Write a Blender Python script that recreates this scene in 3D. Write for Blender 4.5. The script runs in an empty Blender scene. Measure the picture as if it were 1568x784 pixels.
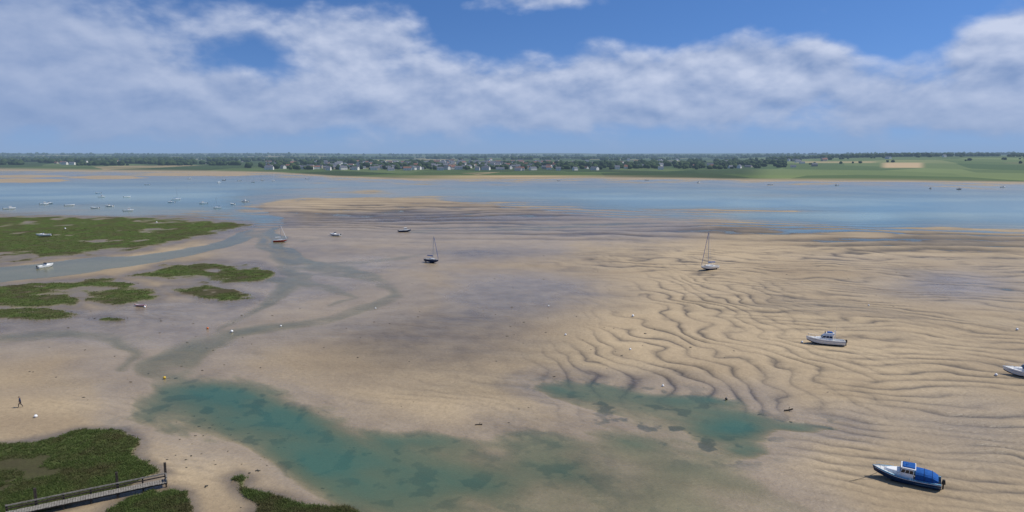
import bpy, math, random
import numpy as np
from mathutils import Vector
rng=np.random.default_rng(7); random.seed(7)
scene=bpy.context.scene
H=38.0; F=1060.0; P=math.radians(8.37); cP=math.cos(P); sP=math.sin(P)
# ---- camera projection helpers: view pixel coordinates <-> metres on the ground
def ground(u,v,z=0.0):
    a=(u-784)/F; b=(v-392)/F
    t=(H-z)/(sP+b*cP); return a*t,(cP-b*sP)*t
def to_pixel(x,y,z=0.0):
    d=np.maximum(y*cP+(H-z)*sP,3.0)
    return np.clip(784+F*x/d,-590,2150), np.clip(392+F*(-y*sP+(H-z)*cP)/d,232,990)
def sst(a,b,x):
    t=np.clip((x-a)/(b-a),0,1); return t*t*(3-2*t)
# ---- noise
_A=rng.random((256,256))*2*np.pi; _GX=np.cos(_A); _GY=np.sin(_A)
def gn(x,y,s=0):
    x=x+s*17.37+100.3; y=y+s*9.13+57.7
    fx=np.floor(x); fy=np.floor(y); xi=fx.astype(np.int64); yi=fy.astype(np.int64); x=x-fx; y=y-fy
    i0=xi&255;i1=(xi+1)&255;j0=yi&255;j1=(yi+1)&255
    u=x*x*x*(x*(x*6-15)+10); v=y*y*y*(y*(y*6-15)+10)
    a=_GX[i0,j0]*x+_GY[i0,j0]*y; b=_GX[i1,j0]*(x-1)+_GY[i1,j0]*y
    c=_GX[i0,j1]*x+_GY[i0,j1]*(y-1); d=_GX[i1,j1]*(x-1)+_GY[i1,j1]*(y-1)
    return (a+(b-a)*u)*(1-v)+(c+(d-c)*u)*v
SP=None
def fbm(X,Y,wl,octv=4,s=0,ax=1.0,ay=1.0,gain=.5):
    out=0;a=1.0;tot=0
    for o in range(octv):
        w=wl/2**o
        f=np.clip(w/(2.5*SP)-.4,0,1)
        out=out+a*f*gn(X/(w*ax),Y/(w*ay),s+o); tot+=a; a*=gain
    return out/tot*1.9
# ---- layout raster
UR=np.arange(-600,2172,2.0); VR=np.arange(230,1002,2.0)
RU,RV=np.meshgrid(UR,VR); KV=2.5
def sdf(poly):
    px=RU; py=RV*KV; best=np.full(px.shape,1e12); ins=np.zeros(px.shape,bool)
    n=len(poly)
    for i in range(n):
        x0,y0=poly[i]; x1,y1=poly[(i+1)%n]; y0*=KV; y1*=KV
        dx=x1-x0; dy=y1-y0; L=dx*dx+dy*dy+1e-9
        t=np.clip(((px-x0)*dx+(py-y0)*dy)/L,0,1)
        best=np.minimum(best,(px-x0-t*dx)**2+(py-y0-t*dy)**2)
        if y0!=y1:
            c=((y0>py)!=(y1>py)); xx=x0+(py-y0)*dx/(dy if dy else 1e-9); ins^=(c&(px<xx))
    return np.where(ins,1,-1)*np.sqrt(best)
def stroke(pts,k=1.0):
    best=np.full(RU.shape,-1e9)
    for (x0,y0,w0),(x1,y1,w1) in zip(pts[:-1],pts[1:]):
        w0=w0*k;w1=w1*k
        y0*=KV;y1*=KV;dx=x1-x0;dy=y1-y0;L=dx*dx+dy*dy+1e-9
        t=np.clip(((RU-x0)*dx+(RV*KV-y0)*dy)/L,0,1)
        best=np.maximum(best,(w0+(w1-w0)*t)-np.hypot(RU-x0-t*dx,RV*KV-y0-t*dy))
    return best
def blobs(lst):
    o=np.zeros(RU.shape)
    for (u,v,a,b,w) in lst: o+=w*np.exp(-((RU-u)/a)**2-((RV-v)/b)**2)
    return o
def samp(A,u,v):
    x=np.clip((u+600)/2,0,len(UR)-1.001); y=np.clip((v-230)/2,0,len(VR)-1.001)
    i=x.astype(np.int64); j=y.astype(np.int64); fx=x-i; fy=y-j
    return (A[j,i]*(1-fx)+A[j,i+1]*fx)*(1-fy)+(A[j+1,i]*(1-fx)+A[j+1,i+1]*fx)*fy
far=[(-600,259),(0,260),(200,261.5),(330,262.5),(420,264),(520,270),(640,274),(760,273),(900,271.5),(1050,273),(1200,276),(1400,277),(1568,279),(2170,284)]
bay=sdf(far+[(2170,374),(1568,362),(1480,357),(1410,354),(1370,363),(1320,365),(1230,357),(1150,352),(1080,345),(1010,340),(960,338),(900,331),(830,322),(740,313),(650,306),(560,304),(470,307),(405,311),(396,320),(440,333),(430,345),(395,354),(372,346),(370,342),(300,334),(120,332),(0,331),(-600,328)])
land=sdf([(-600,150)]+far+[(2170,150)])
cr=np.maximum.reduce([stroke([(410,345,14),(375,362,12),(340,375,12),(240,394,18),(120,407,26),(0,421,32),(-400,460,50)]),
 stroke([(410,335,16),(415,352,14),(425,378,12),(455,395,10),(490,405,7)])])
cr2=np.maximum.reduce([
 stroke([(400,350,12),(398,378,14),(450,403,20),(530,415,16),(575,428,10),(600,441,10),(602,452,13),(572,470,14),(520,487,12),(460,497,12),(400,503,18),(350,512,18),(300,532,26),(250,562,40)],1.2),
 stroke([(430,376,5),(540,358,6),(700,352,9),(850,348,12),(940,344,12),(1010,340,8)]),
 stroke([(430,408,10),(460,425,20),(440,440,18),(420,455,14),(380,480,8),(330,505,6)]),
 stroke([(380,425,8),(430,430,16),(500,440,14),(545,455,7),(500,470,6)]),
 stroke([(0,520,22),(90,512,14),(170,520,12),(215,540,12),(190,565,12)]),
 stroke([(470,405,2),(560,402,5),(680,385,5),(760,375,5),(830,372,2)])])
p1=sdf([(185,575),(230,552),(330,562),(410,580),(480,610),(560,634),(640,645),(720,652),(790,668),(800,700),(850,735),(950,785),(1000,1000),(480,1000),(500,790),(430,755),(400,728),(370,706),(310,690),(245,668),(190,645),(170,610)])
p2=sdf([(600,650),(720,668),(860,672),(980,660),(1100,690),(1190,735),(1260,790),(1300,1000),(500,1000),(500,790)])
p3=sdf([(860,596),(990,596),(1060,600),(1150,607),(1168,622),(1190,640),(1295,650),(1290,662),(1200,666),(1200,692),(1150,712),(1060,708),(980,680),(930,640)])
gr=np.maximum.reduce([sdf([(-600,333),(0,333),(120,333),(300,335),(372,343),(350,355),(300,363),(250,374),(200,385),(120,393),(60,398),(0,402),(-600,425)]),
 sdf([(190,424),(255,408),(330,402),(400,405),(428,424),(400,433),(330,429),(270,431)]),
 sdf([(-600,455),(0,440),(60,432),(150,428),(245,445),(240,460),(180,463),(110,455),(120,469),(60,471),(0,469),(-600,500)]),
 sdf([(255,440),(320,437),(382,455),(350,466),(315,458)]),
 sdf([(-400,478),(0,472),(60,473),(122,483),(80,493),(0,486),(-400,500)]),
 sdf([(145,489),(165,486),(180,489),(160,493)]),
 sdf([(-600,720),(0,690),(60,681),(120,668),(190,665),(212,680),(204,700),(215,716),(250,732),(200,752),(120,772),(60,790),(-600,1000)]),
 sdf([(150,800),(190,768),(240,753),(290,760),(306,800),(200,900)]),
 sdf([(352,738),(372,728),(392,732),(395,746),(450,750),(480,762),(545,768),(580,800),(380,800),(392,775),(365,755)])])
grsp=blobs([(470,770,130,40,1.3),(20,720,60,40,-.3),(330,435,120,30,.2),(100,450,150,16,.4),(60,700,60,20,.3),(50,392,200,8,.7)])
gbrown=blobs([(40,728,70,30,.6),(330,415,60,6,.6),(330,448,60,8,.6),(60,452,80,8,.6),(20,395,150,8,.6),(150,690,40,8,.3)])
wetB=blobs([(800,440,170,45,.9),(560,395,150,25,.6),(450,440,150,50,.95),(700,520,150,45,.5),(1490,440,150,30,.9),(100,510,200,30,.9),(60,600,150,16,.5),(300,530,160,30,.8),(1480,650,110,60,.5),(1330,640,90,30,.3),(950,700,300,40,.5),(250,480,150,20,.7),(1000,600,120,16,.4),(760,350,260,5,.7),(450,590,160,25,.5),(1300,395,150,8,.4)])
darkB=blobs([(690,515,170,42,.9),(800,455,140,30,.4),(560,560,150,35,.4),(800,740,240,50,.35),(480,385,120,10,.7),(640,334,240,7,1.3),(740,388,90,9,.9),(450,345,60,5,.5),(80,505,180,20,.55),(1470,371,140,9,1.4),(1170,351,140,6,1.2),(1000,580,120,12,.3),(380,510,90,25,.35),(700,600,160,16,.3),(1480,650,90,50,.2),(520,440,90,25,.35),(900,650,200,14,.2),(150,590,130,14,.35)])
dryB=blobs([(1050,430,110,40,.9),(1180,520,150,60,.9),(470,316,110,8,1),(950,520,90,50,.9),(290,715,80,40,1),(620,605,220,25,.6),(120,620,140,20,.7),(1250,700,90,40,.7),(480,480,60,14,.5),(820,630,160,24,.5),(1200,390,350,14,.8),(850,372,220,9,.8),(560,350,120,4,.5),(1400,560,160,60,.6),(300,375,150,5,.4)])
r1B=blobs([(1050,520,130,80,1),(1180,590,120,50,.9),(960,560,70,50,.7),(1300,600,90,60,.4),(1080,450,110,30,.6),(900,600,80,40,.4),(1100,580,100,40,.5)])
r2B=blobs([(1400,500,200,80,1.3),(1480,610,170,90,1.1),(1300,430,260,36,1.3),(1450,730,170,60,.7),(1700,560,200,200,1),(1200,400,280,20,1.1),(1020,405,200,14,.7),(620,600,180,25,.4),(150,620,150,20,.45),(1280,690,90,50,.6),(300,730,60,30,.6)])
r3B=blobs([(680,325,280,14,1.3),(1200,350,200,10,1.3),(1460,371,200,15,1.7),(620,345,250,9,.6),(1200,322,110,7,.8),(850,362,250,8,.6)])
dpB=blobs([(330,605,110,26,.7),(430,650,120,28,.75),(540,695,110,26,.7),(660,668,90,12,.7),(600,745,150,32,.5),(1090,612,60,8,.8),(1120,655,60,22,1.0),(1150,690,40,12,.7),(1220,655,60,7,.4),(470,705,70,30,.45),(780,725,140,22,.35),(960,680,110,16,.35)])
barB=blobs([(30,277,55,2.2,1.2),(165,272,40,1.4,1),(300,267,60,1.2,.6),(1200,322,140,6,.55),(30,270,40,1.2,.8),(1190,300,200,4,.2),(480,290,180,4,.15),(1100,338,220,6,.12)])
# ---- polar sheet
az=np.radians(np.concatenate([np.linspace(-180,-42.5,60),np.linspace(-42,42,1340),np.linspace(42.5,180,60)]))
ph=np.radians(np.concatenate([0.04+31*np.linspace(0,1,830)**1.22,np.linspace(32,87,26)]))
rr=H/np.tan(ph)
AZ,RR=np.meshgrid(az,rr); X=RR*np.sin(AZ); Y=RR*np.cos(AZ)
drow=np.abs(np.gradient(rr))[:,None]; SP=np.maximum(drow*0.7,RR*0.0011)
def hill(x,y):
    d=np.hypot(x,y); a=np.degrees(np.arctan2(x,y))
    A=10+17*sst(14,30,a)-1*sst(-10,-35,a)
    h=1.2+sst(1350,2900,d)*A
    h=h+gn(x/900,y/1300,3)*8*sst(1500,3000,d)
    h=h+sst(5000,10000,d)*(27-A*.6+gn(x/2600,y/4000,5)*22)+sst(10000,16000,d)*(14+gn(x/3800,y/8000,8)*50)
    return h
wx=fbm(X,Y,40,5,11)*RR*.014; wy=fbm(X,Y,40,5,21)*RR*.024
inner=(RR<1500)
U,V=to_pixel(X+wx*inner,Y+wy*inner); U0,V0=to_pixel(X,Y)
n1=fbm(X,Y,60,6,31); n2=fbm(X,Y,14,5,41); n3=fbm(X,Y,5,4,51); nl=fbm(X,Y,90,5,61,ax=2.2,ay=1)
FA=X*.77-Y*.64; FB=X*.64+Y*.77
nfw=fbm(FA,FB,20,6,65,ax=3.0,ay=1,gain=.62)      # streaks along the ebb flow
bayS=samp(bay,U,V); landS=samp(land,U0,V0)+n1*1.0; crS=samp(cr,U,V)+n2*6; cr2S=samp(cr2,U,V)+n2*14+n3*7+n1*10
p1S=samp(p1,U,V)+n1*45+nfw*110+n2*20; p2S=samp(p2,U,V)+n1*40+nfw*90; p3S=samp(p3,U,V)+n1*24+nfw*60+n3*8+n2*14
wet=np.clip(samp(wetB,U,V)+n1*.32+nl*.2+nfw*.25,0,1.2); dark=np.clip(samp(darkB,U,V)+n1*.45+n2*.2+nfw*.25,0,1); dry=np.clip(samp(dryB,U,V)+n1*.2,0,1)
near=sst(1300,900,RR)
# ripples
wr=fbm(X,Y,26,3,71)*10+n2*2.4+n3*.6
ph1=(X*.972+Y*.235+wr)/4.8
sh1=np.abs(np.sin(np.pi*ph1))**.75
YY=np.maximum(Y*.97+X*.28,20.)
wr2=fbm(X,Y,34,3,81,ax=1.3)*.06+fbm(X,Y,12,4,85,ax=1.4)*.022
ph2=(np.log(YY)+wr2)/.030
sh2=(np.abs(np.sin(np.pi*ph2))**.8)
YB=np.maximum(Y*.88+X*.5,20.)
sh2b=np.abs(np.sin(np.pi*(np.log(YB)+wr2*.9)/.024))**.8
k2b=sst(-.3,.3,fbm(X,Y,45,3,87)); sh2=sh2*(1-.6*k2b)+sh2b*.6*k2b
ph3=(np.log(np.maximum(Y+X*.10,20.))+fbm(X,Y,120,5,91,ax=1.5,gain=.6)*.10)/.052
sh3=np.abs(np.sin(np.pi*ph3))**.9
brk=.4+.6*sst(-.35,.25,fbm(X,Y,16,4,131)); brk2=.3+.7*sst(-.35,.25,fbm(X,Y,12,4,135,ax=1.5))
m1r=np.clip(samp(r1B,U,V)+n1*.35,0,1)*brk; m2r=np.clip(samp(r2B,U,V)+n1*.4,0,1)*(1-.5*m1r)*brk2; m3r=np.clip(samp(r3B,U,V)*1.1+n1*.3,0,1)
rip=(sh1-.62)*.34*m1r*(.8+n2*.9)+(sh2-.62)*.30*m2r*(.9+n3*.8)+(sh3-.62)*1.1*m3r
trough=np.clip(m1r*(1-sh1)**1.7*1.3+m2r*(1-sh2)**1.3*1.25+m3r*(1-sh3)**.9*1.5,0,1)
wet=np.clip(wet-.5*m3r,0,1.2)
z0=.20+.16*dry-.17*wet+n1*.10+n2*.045+n3*.02+rip+.18*m3r
# water depressions
bar=samp(barB,U,V)
baydepth=-.06-1.3*sst(0,150,bayS)+bar*1.35+n1*.16
wb=sst(-7,7,bayS+n2*3+n1*5); z=z0*(1-wb)+(baydepth+rip*.5)*wb
wc=sst(-6,4,crS)*(1-wb); z=z*(1-wc)+(-.16+n2*.05)*wc
wc2=sst(-18,14,cr2S)*(1-wb); z=z*(1-wc2)+(-.07+n2*.07+n3*.04+nfw*.05)*wc2
w2=sst(-80,80,p2S)*(1-wb); z=z*(1-w2)+(-.11+n1*.07+n2*.08+nfw*.12)*w2
dp=np.clip(samp(dpB,U,V)*1.05+n1*.5+nfw*.8-.03,0,1.3)
w1=sst(-100,110,p1S); z=z*(1-w1)+(-.08-.42*dp+n2*.12+nfw*.08)*w1
w3=sst(-50,60,p3S); z=z*(1-w3)+(-.06-.42*dp+n2*.12)*w3
wet=np.clip(np.maximum(wet,sst(-120,-5,np.maximum(np.maximum(p1S,p2S),np.maximum(p3S,cr2S+20)))*.75),0,1.1)
dark=np.clip(np.maximum(dark,wc2*.3),0,1)
grs=samp(gr,U,V)-samp(grsp,U,V)*9
gedge=np.where(RR<130,8.0,10.0)
g=sst(-5,4,grs+n1*gedge*1.6+n2*gedge*1.9+n3*8-4)*near
holes=sst(.28,.46,fbm(X,Y,22,5,101,gain=.6)+.35*samp(grsp,U,V)+n3*.2)
g=g*(1-.85*holes)
gb=np.clip(samp(gbrown,U,V)+n2*1.3+n3*1.2+n1*.5-.1,0,1)
mud=np.clip(sst(-34,0,grs+n1*16+n2*12)*near-g,0,1)
dark=np.clip(np.maximum(dark,mud*.9),0,1); wet=np.clip(np.maximum(wet,mud*.6),0,1.1)
z=z*(1-g)+(np.maximum(z,.10)+.12+n2*.08+n3*.09)*g
lm=sst(-1.5,1.5,landS)
hl=hill(X,Y); z=z*(1-lm)+hl*lm
Uf,Vf=to_pixel(X,Y,z)
def rect(u0,u1,v0,v1,su=10,sv=.7): return sst(u0-su,u0+su,Uf)*(1-sst(u1-su,u1+su,Uf))*sst(v0-sv,v0+sv,Vf)*(1-sst(v1-sv,v1+sv,Vf))
tanf=np.clip(rect(1352,1412,249,257,8)*1+rect(1220,1340,247,249.5)*.6+rect(940,975,248,251)*.7+rect(520,600,245,247,15)*.7+rect(640,700,244,245.5,15)*.5+np.exp(-((Uf-790)/150)**2)*sst(267.5,269.5,Vf)*.85+np.exp(-((Uf-1180)/200)**2)*sst(272,275,Vf)*.5,0,1)*lm
gfield=rect(1160,1700,241,278,30,2)*lm
seawd=np.clip(sst(.10,.30,fbm(X,Y,3.6,4,111)+n1*.3+nfw*.2)*np.clip(dp*1.6,0,1)*w1+sst(.15,.35,fbm(X,Y,4,4,113))*w3*.7,0,1)
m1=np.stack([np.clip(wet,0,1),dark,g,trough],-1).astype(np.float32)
m2=np.stack([lm,tanf,gfield,seawd],-1).astype(np.float32)
m3=np.stack([dry,np.clip(n1*.6+nfw*.4+.5,0,1),np.clip(fbm(X,Y,10,5,121,ax=2.0)*.6+.5,0,1),gb],-1).astype(np.float32)
def zat(x,y):
    a=math.atan2(x,y); r=math.hypot(x,y)
    j=min(max(int(np.searchsorted(az,a)),0),len(az)-1); i=min(int(np.searchsorted(-rr,-r)),len(rr)-1)
    return float(z[i,j])
def grid_mesh(name,Z,attrs,fmask=None):
    nr,nc=Z.shape; idx=np.arange(nr*nc).reshape(nr,nc)
    q=np.stack([idx[:-1,:-1],idx[1:,:-1],idx[1:,1:],idx[:-1,1:]],-1).reshape(-1,4)
    if fmask is not None: q=q[fmask.ravel()]
    used,inv=np.unique(q.ravel(),return_inverse=True)
    co=np.stack([X,Y,Z],-1).reshape(-1,3)[used].astype(np.float32)
    me=bpy.data.meshes.new(name); me.vertices.add(len(used)); me.vertices.foreach_set('co',co.ravel())
    me.loops.add(len(inv)); me.loops.foreach_set('vertex_index',inv.astype(np.int32).ravel())
    me.polygons.add(len(q)); me.polygons.foreach_set('loop_start',np.arange(0,len(inv),4,dtype=np.int32))
    me.update(calc_edges=True); me.polygons.foreach_set('use_smooth',np.ones(len(q),bool))
    for k,a in attrs.items():
        at=me.attributes.new(k,'FLOAT_COLOR','POINT'); at.data.foreach_set('color',np.ascontiguousarray(a.reshape(-1,4)[used],dtype=np.float32).ravel())
    me.update(); ob=bpy.data.objects.new(name,me); scene.collection.objects.link(ob); return ob
# ---- node helper
class NT:
    def __init__(s,nt): s.nt=nt; s.n=nt.nodes; s.l=nt.links
    def put(s,sock,v):
        if isinstance(v,bpy.types.NodeSocket): s.l.new(v,sock)
        elif v is not None:
            if isinstance(v,(tuple,list)) and len(v)==3 and sock.type=='RGBA': v=(*v,1)
            sock.default_value=v
    def m(s,op,a,b=None,c=None,clamp=False):
        n=s.n.new('ShaderNodeMath'); n.operation=op; n.use_clamp=clamp
        s.put(n.inputs[0],a); s.put(n.inputs[1],b); s.put(n.inputs[2],c); return n.outputs[0]
    def vm(s,op,a,b=None):
        n=s.n.new('ShaderNodeVectorMath'); n.operation=op; s.put(n.inputs[0],a); s.put(n.inputs[1],b)
        return n.outputs['Value'] if op in('DOT_PRODUCT','LENGTH') else n.outputs[0]
    def mix(s,f,a,b,bt='MIX'):
        n=s.n.new('ShaderNodeMix'); n.data_type='RGBA'; n.blend_type=bt; s.put(n.inputs[0],f); s.put(n.inputs[6],a); s.put(n.inputs[7],b); return n.outputs[2]
    def mr(s,v,a,b,c=0.,d=1.,smooth=False):
        n=s.n.new('ShaderNodeMapRange'); n.interpolation_type='SMOOTHSTEP' if smooth else 'LINEAR'
        s.put(n.inputs[0],v)
        for i,k in enumerate((a,b,c,d)): s.put(n.inputs[i+1],k)
        return n.outputs[0]
    def attr(s,name):
        n=s.n.new('ShaderNodeAttribute'); n.attribute_name=name; c=s.n.new('ShaderNodeSeparateColor'); s.l.new(n.outputs['Color'],c.inputs[0])
        return c.outputs[0],c.outputs[1],c.outputs[2],n.outputs['Alpha']
    def noise(s,vec,scale,detail=4,rough=.55,dist=0.):
        n=s.n.new('ShaderNodeTexNoise'); s.put(n.inputs['Vector'],vec); n.inputs['Scale'].default_value=scale; n.inputs['Detail'].default_value=detail; n.inputs['Roughness'].default_value=rough; n.inputs['Distortion'].default_value=dist
        return n.outputs[0]
    def bump(s,h,dist,st=1.0):
        n=s.n.new('ShaderNodeBump'); s.put(n.inputs['Height'],h); n.inputs['Distance'].default_value=dist; n.inputs['Strength'].default_value=st; return n.outputs[0]
def newmat(name):
    m=bpy.data.materials.new(name); m.use_nodes=True; t=NT(m.node_tree); b=m.node_tree.nodes['Principled BSDF']; return m,t,b
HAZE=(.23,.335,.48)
def haze(t,bs,out,scale=6300.,mx=.8):  # aerial haze painted into the material as emission, stronger with distance from origin
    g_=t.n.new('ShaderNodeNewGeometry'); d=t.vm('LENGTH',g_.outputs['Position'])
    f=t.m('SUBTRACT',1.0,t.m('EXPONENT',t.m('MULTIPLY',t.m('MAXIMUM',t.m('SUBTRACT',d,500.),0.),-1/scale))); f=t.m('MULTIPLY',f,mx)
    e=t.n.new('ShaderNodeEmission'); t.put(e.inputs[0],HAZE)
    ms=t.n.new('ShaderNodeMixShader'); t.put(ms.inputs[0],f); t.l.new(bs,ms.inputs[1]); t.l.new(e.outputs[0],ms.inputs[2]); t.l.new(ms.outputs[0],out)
# ---- ground material
gm,t,b=newmat('tidal_flat')
pos=t.n.new('ShaderNodeNewGeometry').outputs['Position']
wet_,dark_,g_a,tr_=t.attr('m1'); lm_,tan_,gf_,sw_=t.attr('m2'); dry_,p1_,p2_,gb_=t.attr('m3')
nf=t.noise(pos,1.3,4,.65); nm=t.noise(pos,.18,3,.6); nr_=t.noise(t.vm('MULTIPLY',pos,(.7,2.2,1.)),1.0,2,.5,.6)
sand=t.mix(p2_,(.31,.225,.128),(.45,.345,.208))
sand=t.mix(t.mr(p1_,.25,.75),t.mix(.45,sand,(.21,.155,.10)),sand)
sand=t.mix(t.mr(nf,.3,.7),t.mix(.45,sand,(.19,.14,.085)),sand)
sand=t.mix(t.m('MULTIPLY',dry_,.55),sand,t.mix(t.mr(nf,.3,.7),(.43,.325,.192),(.55,.42,.255)))
sand=t.mix(t.m('MULTIPLY',wet_,.6),sand,t.mix(t.mr(nm,.35,.65),(.20,.16,.117),(.29,.235,.17)))
sand=t.mix(t.m('MULTIPLY',dark_,.8),sand,t.mix(t.mr(nm,.35,.65),(.09,.069,.046),(.155,.12,.078)))
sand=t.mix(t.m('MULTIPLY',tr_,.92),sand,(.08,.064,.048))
sand=t.mix(sw_,sand,(.016,.038,.035))
grass=t.mix(t.mr(t.noise(pos,.5,4,.7),.35,.65),(.038,.056,.018),(.090,.125,.034))
grass=t.mix(t.mr(t.noise(pos,.12,3,.6),.45,.65),grass,(.072,.070,.032))
grass=t.mix(t.m('MULTIPLY',gb_,.8),grass,(.060,.050,.030))
col=t.mix(g_a,sand,grass)
vo=t.n.new('ShaderNodeTexVoronoi'); t.put(vo.inputs['Vector'],t.vm('MULTIPLY',pos,(1/190.,1/300.,0.))); vo.inputs['Scale'].default_value=1
cs=t.n.new('ShaderNodeSeparateColor'); t.l.new(vo.outputs['Color'],cs.inputs[0])
rp=t.n.new('ShaderNodeValToRGB'); rp.color_ramp.interpolation='CONSTANT'; t.l.new(cs.outputs[0],rp.inputs[0])
el=rp.color_ramp.elements; el[0].color=(.035,.06,.024,1); el[1].position=.25; el[1].color=(.08,.12,.038,1)
for p_,c_ in ((.45,(.12,.16,.06,1)),(.65,(.045,.075,.028,1)),(.8,(.32,.25,.14,1)),(.9,(.10,.145,.05,1))):
    e=el.new(p_); e.color=c_
landc=t.mix(t.mr(t.noise(pos,.01,3,.6),.3,.7,0.,.85),rp.outputs[0],(.05,.066,.032))
landc=t.mix(t.m('MULTIPLY',gf_,.75),landc,t.mix(t.mr(cs.outputs[1],.2,.8),(.075,.115,.045),(.17,.21,.08)))
landc=t.mix(tan_,landc,(.44,.32,.18))
col=t.mix(lm_,col,landc)
t.put(b.inputs['Base Color'],col)
ro=t.mr(t.m('ADD',wet_,t.m('MULTIPLY',dark_,.2)),0.,1.,.85,.22); ro=t.m('MAXIMUM',ro,t.m('MULTIPLY',t.m('MAXIMUM',g_a,lm_),.95)); t.put(b.inputs['Roughness'],ro)
t.put(b.inputs['Specular IOR Level'],t.mr(t.m('MAXIMUM',g_a,lm_),0.,1.,.46,.05))
t.put(b.inputs['Normal'],t.bump(t.m('ADD',nf,nr_),.16,.8))
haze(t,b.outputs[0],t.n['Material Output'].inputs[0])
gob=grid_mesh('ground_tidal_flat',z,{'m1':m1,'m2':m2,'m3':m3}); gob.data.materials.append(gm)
# ---- water
fm=(np.minimum.reduce([z[:-1,:-1],z[1:,:-1],z[1:,1:],z[:-1,1:]])<.03)&(np.maximum.reduce([lm[:-1,:-1],lm[1:,1:]])<.9)&(RR[:-1,:-1]<2500)
wa=np.stack([np.clip(-z,0,2),wb,np.clip(np.maximum(dp*w1,dp*w3),0,1),np.clip(nl*.8+n1*.4+.5,0,1)],-1)
wob=grid_mesh('water',np.zeros_like(z),{'w1':wa},fm)
wm,t,b=newmat('sea_water'); wob.data.materials.append(wm)
pos=t.n.new('ShaderNodeNewGeometry').outputs['Position']; dep,bay_,teal,nn=t.attr('w1')
body=t.mix(t.mr(teal,0.,.9),(.15,.17,.10),(.058,.135,.10)); body=t.mix(bay_,body,t.mix(t.mr(nn,.25,.75),(.15,.28,.335),(.28,.41,.41)))
op=t.m('SUBTRACT',1.0,t.m('EXPONENT',t.m('MULTIPLY',t.m('MAXIMUM',t.m('SUBTRACT',dep,.015),0.),t.mr(bay_,0.,1.,-2.7,-2.2))))
df=t.n.new('ShaderNodeBsdfDiffuse'); t.put(df.inputs[0],body); tr=t.n.new('ShaderNodeBsdfTransparent'); t.put(tr.inputs[0],t.mix(t.mr(dep,0.,.35),(1.,1.,1.),(.70,.88,.80)))
s1=t.n.new('ShaderNodeMixShader'); t.put(s1.inputs[0],op); t.l.new(tr.outputs[0],s1.inputs[1]); t.l.new(df.outputs[0],s1.inputs[2])
nrm=t.bump(t.noise(t.vm('MULTIPLY',pos,(.5,1.,1.)),1.2,3,.6),.12,.3)
gl=t.n.new('ShaderNodeBsdfGlossy'); gl.inputs['Roughness'].default_value=.18; t.l.new(nrm,gl.inputs['Normal'])
fr=t.n.new('ShaderNodeFresnel'); fr.inputs[0].default_value=1.33
ff=t.m('MULTIPLY',t.m('MULTIPLY',fr.outputs[0],.8),t.mr(dep,0.,.10))
s2=t.n.new('ShaderNodeMixShader'); t.put(s2.inputs[0],ff); t.l.new(s1.outputs[0],s2.inputs[1]); t.l.new(gl.outputs[0],s2.inputs[2])
t.n.remove(b); t.l.new(s2.outputs[0],t.n['Material Output'].inputs[0])
# ---- generic tri soup
def soup(name,co,faces,attr=None,mats=(),mi=None,smooth=False):
    me=bpy.data.meshes.new(name); k=faces.shape[1]
    me.vertices.add(len(co)); me.vertices.foreach_set('co',co.astype(np.float32).ravel())
    me.loops.add(faces.size); me.loops.foreach_set('vertex_index',faces.astype(np.int32).ravel())
    me.polygons.add(len(faces)); me.polygons.foreach_set('loop_start',np.arange(0,faces.size,k,dtype=np.int32))
    me.update(calc_edges=True)
    if smooth: me.polygons.foreach_set('use_smooth',np.ones(len(faces),bool))
    for m_ in mats: me.materials.append(m_)
    if mi is not None: me.polygons.foreach_set('material_index',mi.astype(np.int32))
    if attr is not None:
        at=me.attributes.new('rnd','FLOAT','POINT'); at.data.foreach_set('value',attr.astype(np.float32))
    me.update(); ob=bpy.data.objects.new(name,me); scene.collection.objects.link(ob); return ob
# ---- marsh grass blades
mg,t,b=newmat('marsh_grass_blades')
a=t.n.new('ShaderNodeAttribute'); a.attribute_name='rnd'
pos=t.n.new('ShaderNodeNewGeometry').outputs['Position']
c=t.mix(a.outputs['Fac'],(.052,.078,.022),(.13,.175,.048)); c=t.mix(t.mr(t.noise(pos,.25,3),.45,.65),c,(.10,.095,.04))
t.put(b.inputs['Base Color'],c); b.inputs['Roughness'].default_value=.75; b.inputs['Specular IOR Level'].default_value=.2
tl_=t.n.new('ShaderNodeBsdfTranslucent'); t.put(tl_.inputs[0],c); ms=t.n.new('ShaderNodeMixShader'); ms.inputs[0].default_value=.4; t.l.new(b.outputs[0],ms.inputs[1]); t.l.new(tl_.outputs[0],ms.inputs[2]); t.l.new(ms.outputs[0],t.n['Material Output'].inputs[0])
gi=np.argwhere((g>.5)&(gb<.97)&(RR<420)&(RR>55)&(np.abs(AZ)<.75))
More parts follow.
